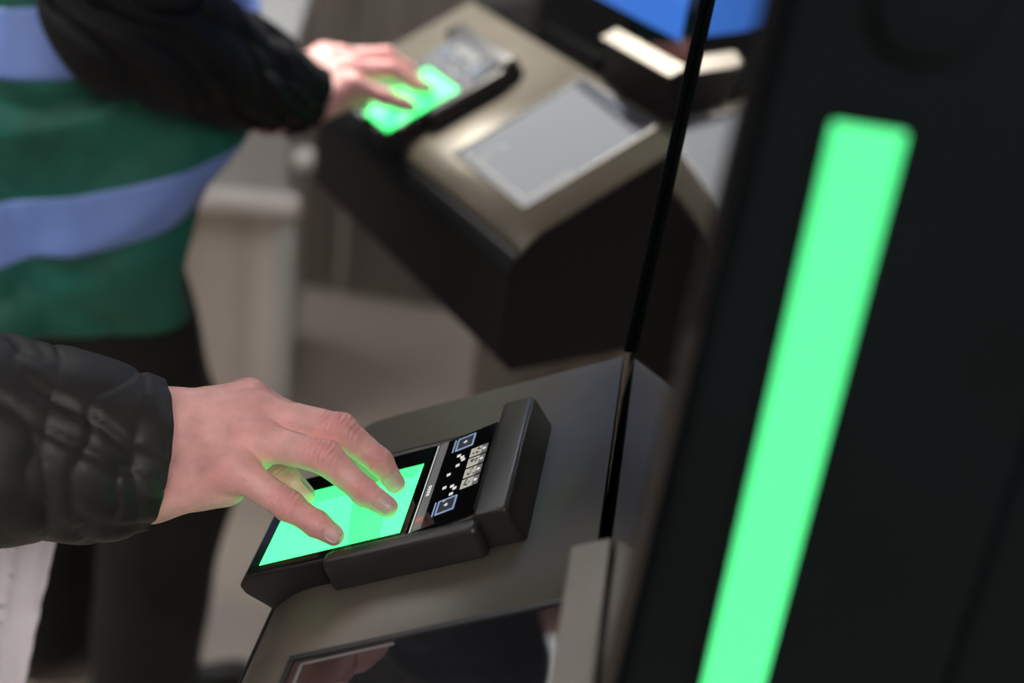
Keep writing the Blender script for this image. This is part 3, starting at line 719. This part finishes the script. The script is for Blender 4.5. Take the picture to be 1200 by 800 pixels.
def wrap(name, z0f, z1f, nz, m, off, th0=-math.pi, th1=math.pi, nt=220):
    th = np.linspace(th0, th1, nt); closed = th1 - th0 > 6.2
    if closed: th = th[:-1]
    s_ = np.linspace(0, 1, nz); TH, S = np.meshgrid(th, s_); Zz = z0f(TH) * (1 - S) + z1f(TH) * S
    ax0, dr, r = vest_r(TH, Zz)
    n = len(th); Vo = (ax0 + dr * (r + off)[..., None]).reshape(-1, 3); Vi = (ax0 + dr * (r + off - 0.004)[..., None]).reshape(-1, 3)
    V = np.concatenate([Vo, Vi]); o = len(Vo); F = []
    rng = n if closed else n - 1
    for i in range(nz - 1):
        for j in range(rng):
            a, b, c_, d = i * n + j, i * n + (j + 1) % n, (i + 1) * n + (j + 1) % n, (i + 1) * n + j
            F += [(a, b, c_, d), (d + o, c_ + o, b + o, a + o)]
    for j in range(rng):
        a, b = j, (j + 1) % n; F.append((b, a, a + o, b + o)); a, b = (nz - 1) * n + j, (nz - 1) * n + (j + 1) % n; F.append((a, b, b + o, a + o))
    return mesh(name, V, F, m, p2)
hem = lambda th: 0.735 + 0.02 * np.cos(th) + 0.012 * np.sin(th * 3 + 1)
vz = wrap('vest', hem, lambda th: 1.425 + 0 * th, 100, 'hivis_green', 0.0)
b = wrap('reflective_band', lambda th: 0.858 + 0.055 * np.cos(th), lambda th: 0.930 + 0.055 * np.cos(th), 14, 'reflective_tape', 0.0022)
b = wrap('reflective_band', lambda th: 1.065 + 0.02 * np.cos(th), lambda th: 1.137 + 0.02 * np.cos(th), 14, 'reflective_tape', 0.0022)

# ------------------------------------------------------------------ paper sheet in the near person's left hand
def paper():
    t = empty('paper_sheet', (0, 0, 0), 0, 'creased white printed paper held low behind the black quilted sleeve', 'paper')
    a = pix_on(69, 622, 1, 0.17); b_ = pix_on(28, 805, 1, 0.15)
    dn = nrm(b_ - a); left = nrm(np.cross(dn, np.array([0.10, -0.55, 0.82]))); left = left if left[0] < 0 else -left
    top = a - dn * 0.03; nrm_ = nrm(np.cross(left, dn)); nrm_ = nrm_ if nrm_[1] < 0 else -nrm_
    def S(s, q, h=0.0):
        c_ = 0.012 * math.sin(s * 9) * (0.4 + q) + 0.003 * math.sin(s * 60 + q * 5) + 0.004 * mnoise.noise(Vector((s * 22, q * 16, 0)))
        return top + left * s * 0.21 + dn * q * 0.297 + nrm_ * (c_ + h)
    n, m = 40, 50; V = [S(i / n, j / m) for j in range(m + 1) for i in range(n + 1)]; k0 = len(V); V += [S(i / n, j / m, -0.0006) for j in range(m + 1) for i in range(n + 1)]
    F = []
    for j in range(m):
        for i in range(n):
            q = (j * (n + 1) + i, j * (n + 1) + i + 1, (j + 1) * (n + 1) + i + 1, (j + 1) * (n + 1) + i); F += [q, tuple(x + k0 for x in q[::-1])]
    mesh('sheet', V, F, 'paper', t)
    rnd = random.Random(4)
    V = []; F = []
    for ln_ in range(16):                            # lines of faint print
        q0 = 0.07 + ln_ * 0.055
        s0 = 0.14
        while s0 < 0.9:
            w_ = 0.02 + rnd.random() * 0.05
            if rnd.random() < 0.6:
                i0 = len(V)
                for s_ in np.linspace(s0, s0 + w_, 4): V += [S(s_, q0, 0.0006), S(s_, q0 + 0.010, 0.0006)]
                F += [(i0 + 2 * q, i0 + 2 * q + 2, i0 + 2 * q + 3, i0 + 2 * q + 1) for q in range(3)]
            s0 += w_ + 0.012
    mesh('printed_text', V, F, 'ink', t)['kind'] = 'stuff'
    V = []; F = []
    for i in range(40):
        a_ = 2 * math.pi * i / 40
        for r_ in (0.09, 0.102): V.append(S(0.40 + r_ * 1.2 * math.cos(a_), 0.22 + r_ * 1.1 * math.sin(a_), 0.0008))
    F = [(2 * i, 2 * i + 1, (2 * i + 3) % 80, (2 * i + 2) % 80) for i in range(40)]; mesh('stamp_ring', V, F, 'ink', t)
paper()

# ------------------------------------------------------------------ steel cabinet behind the person in the vest
def cabinet():
    cr = pix_on(353, 243, 1, 1.62); yaw = R(10)
    t = empty('steel_cabinet', (cr[0], cr[1], 0), yaw, 'grey steel cabinet with white bumper rail and corner post behind the green vest', 'cabinet')
    zr = cr[2]
    bm = bmesh.new(); box(bm, -0.9, -0.02, 0.03, 0.45, 0.06, zr - 0.02, bev=0.003, seg=1); obj('lower_panel', bm, 'steel_warm', t)
    bm = bmesh.new(); box(bm, -0.9, -0.025, 0.02, 0.45, zr - 0.02, 0.82, bev=0.004, seg=1); obj('upper_panel', bm, 'steel_light', t)
    bm = bmesh.new(); box(bm, -0.9, 0.0, -0.015, 0.03, zr - 0.02, zr + 0.018, bev=0.012, seg=4); obj('bumper_rail', bm, 'rail_white', t, True)
    bm = bmesh.new(); box(bm, -0.045, -0.005, 0.005, 0.05, 0.0, zr - 0.02, bev=0.006, seg=3); obj('corner_post', bm, 'steel_light', t, True)
    bm = bmesh.new(); box(bm, -0.9, -0.03, 0.06, 0.44, 0.0, 0.06); obj('plinth', bm, 'console_black', t)
    kp = pix_on(357, 191, 1, 1.63); kl = np.array([kp[0] - cr[0], kp[1] - cr[1]]); c, s = math.cos(-yaw), math.sin(-yaw)
    kx, ky = c * kl[0] - s * kl[1], s * kl[0] + c * kl[1]
    bm = bmesh.new(); disc(bm, (kx - 0.04, 0.05, kp[2]), 0.012, 0.05, (1, -0.3, 0), 16); obj('knob_stem', bm, 'steel_light', t, True)
    bm = bmesh.new(); bmesh.ops.create_uvsphere(bm, u_segments=20, v_segments=12, radius=0.022, matrix=Matrix.Translation((kx, 0.03, kp[2]))); obj('knob', bm, 'rail_white', t, True)
cabinet()

# ------------------------------------------------------------------ dark steel partition behind the second kiosk
t = empty('partition', (0.4, 2.3, 0), 0, 'dark brushed steel partition standing behind the kiosk with blue display', 'partition')
for i in range(5):
    bm = bmesh.new(); box(bm, -1.5 + i * 0.6 + 0.004, -0.9 + i * 0.6 - 0.004, 0, 0.03, 0.0, 1.9, bev=0.004, seg=1); obj('panel', bm, 'steel_dark', t)
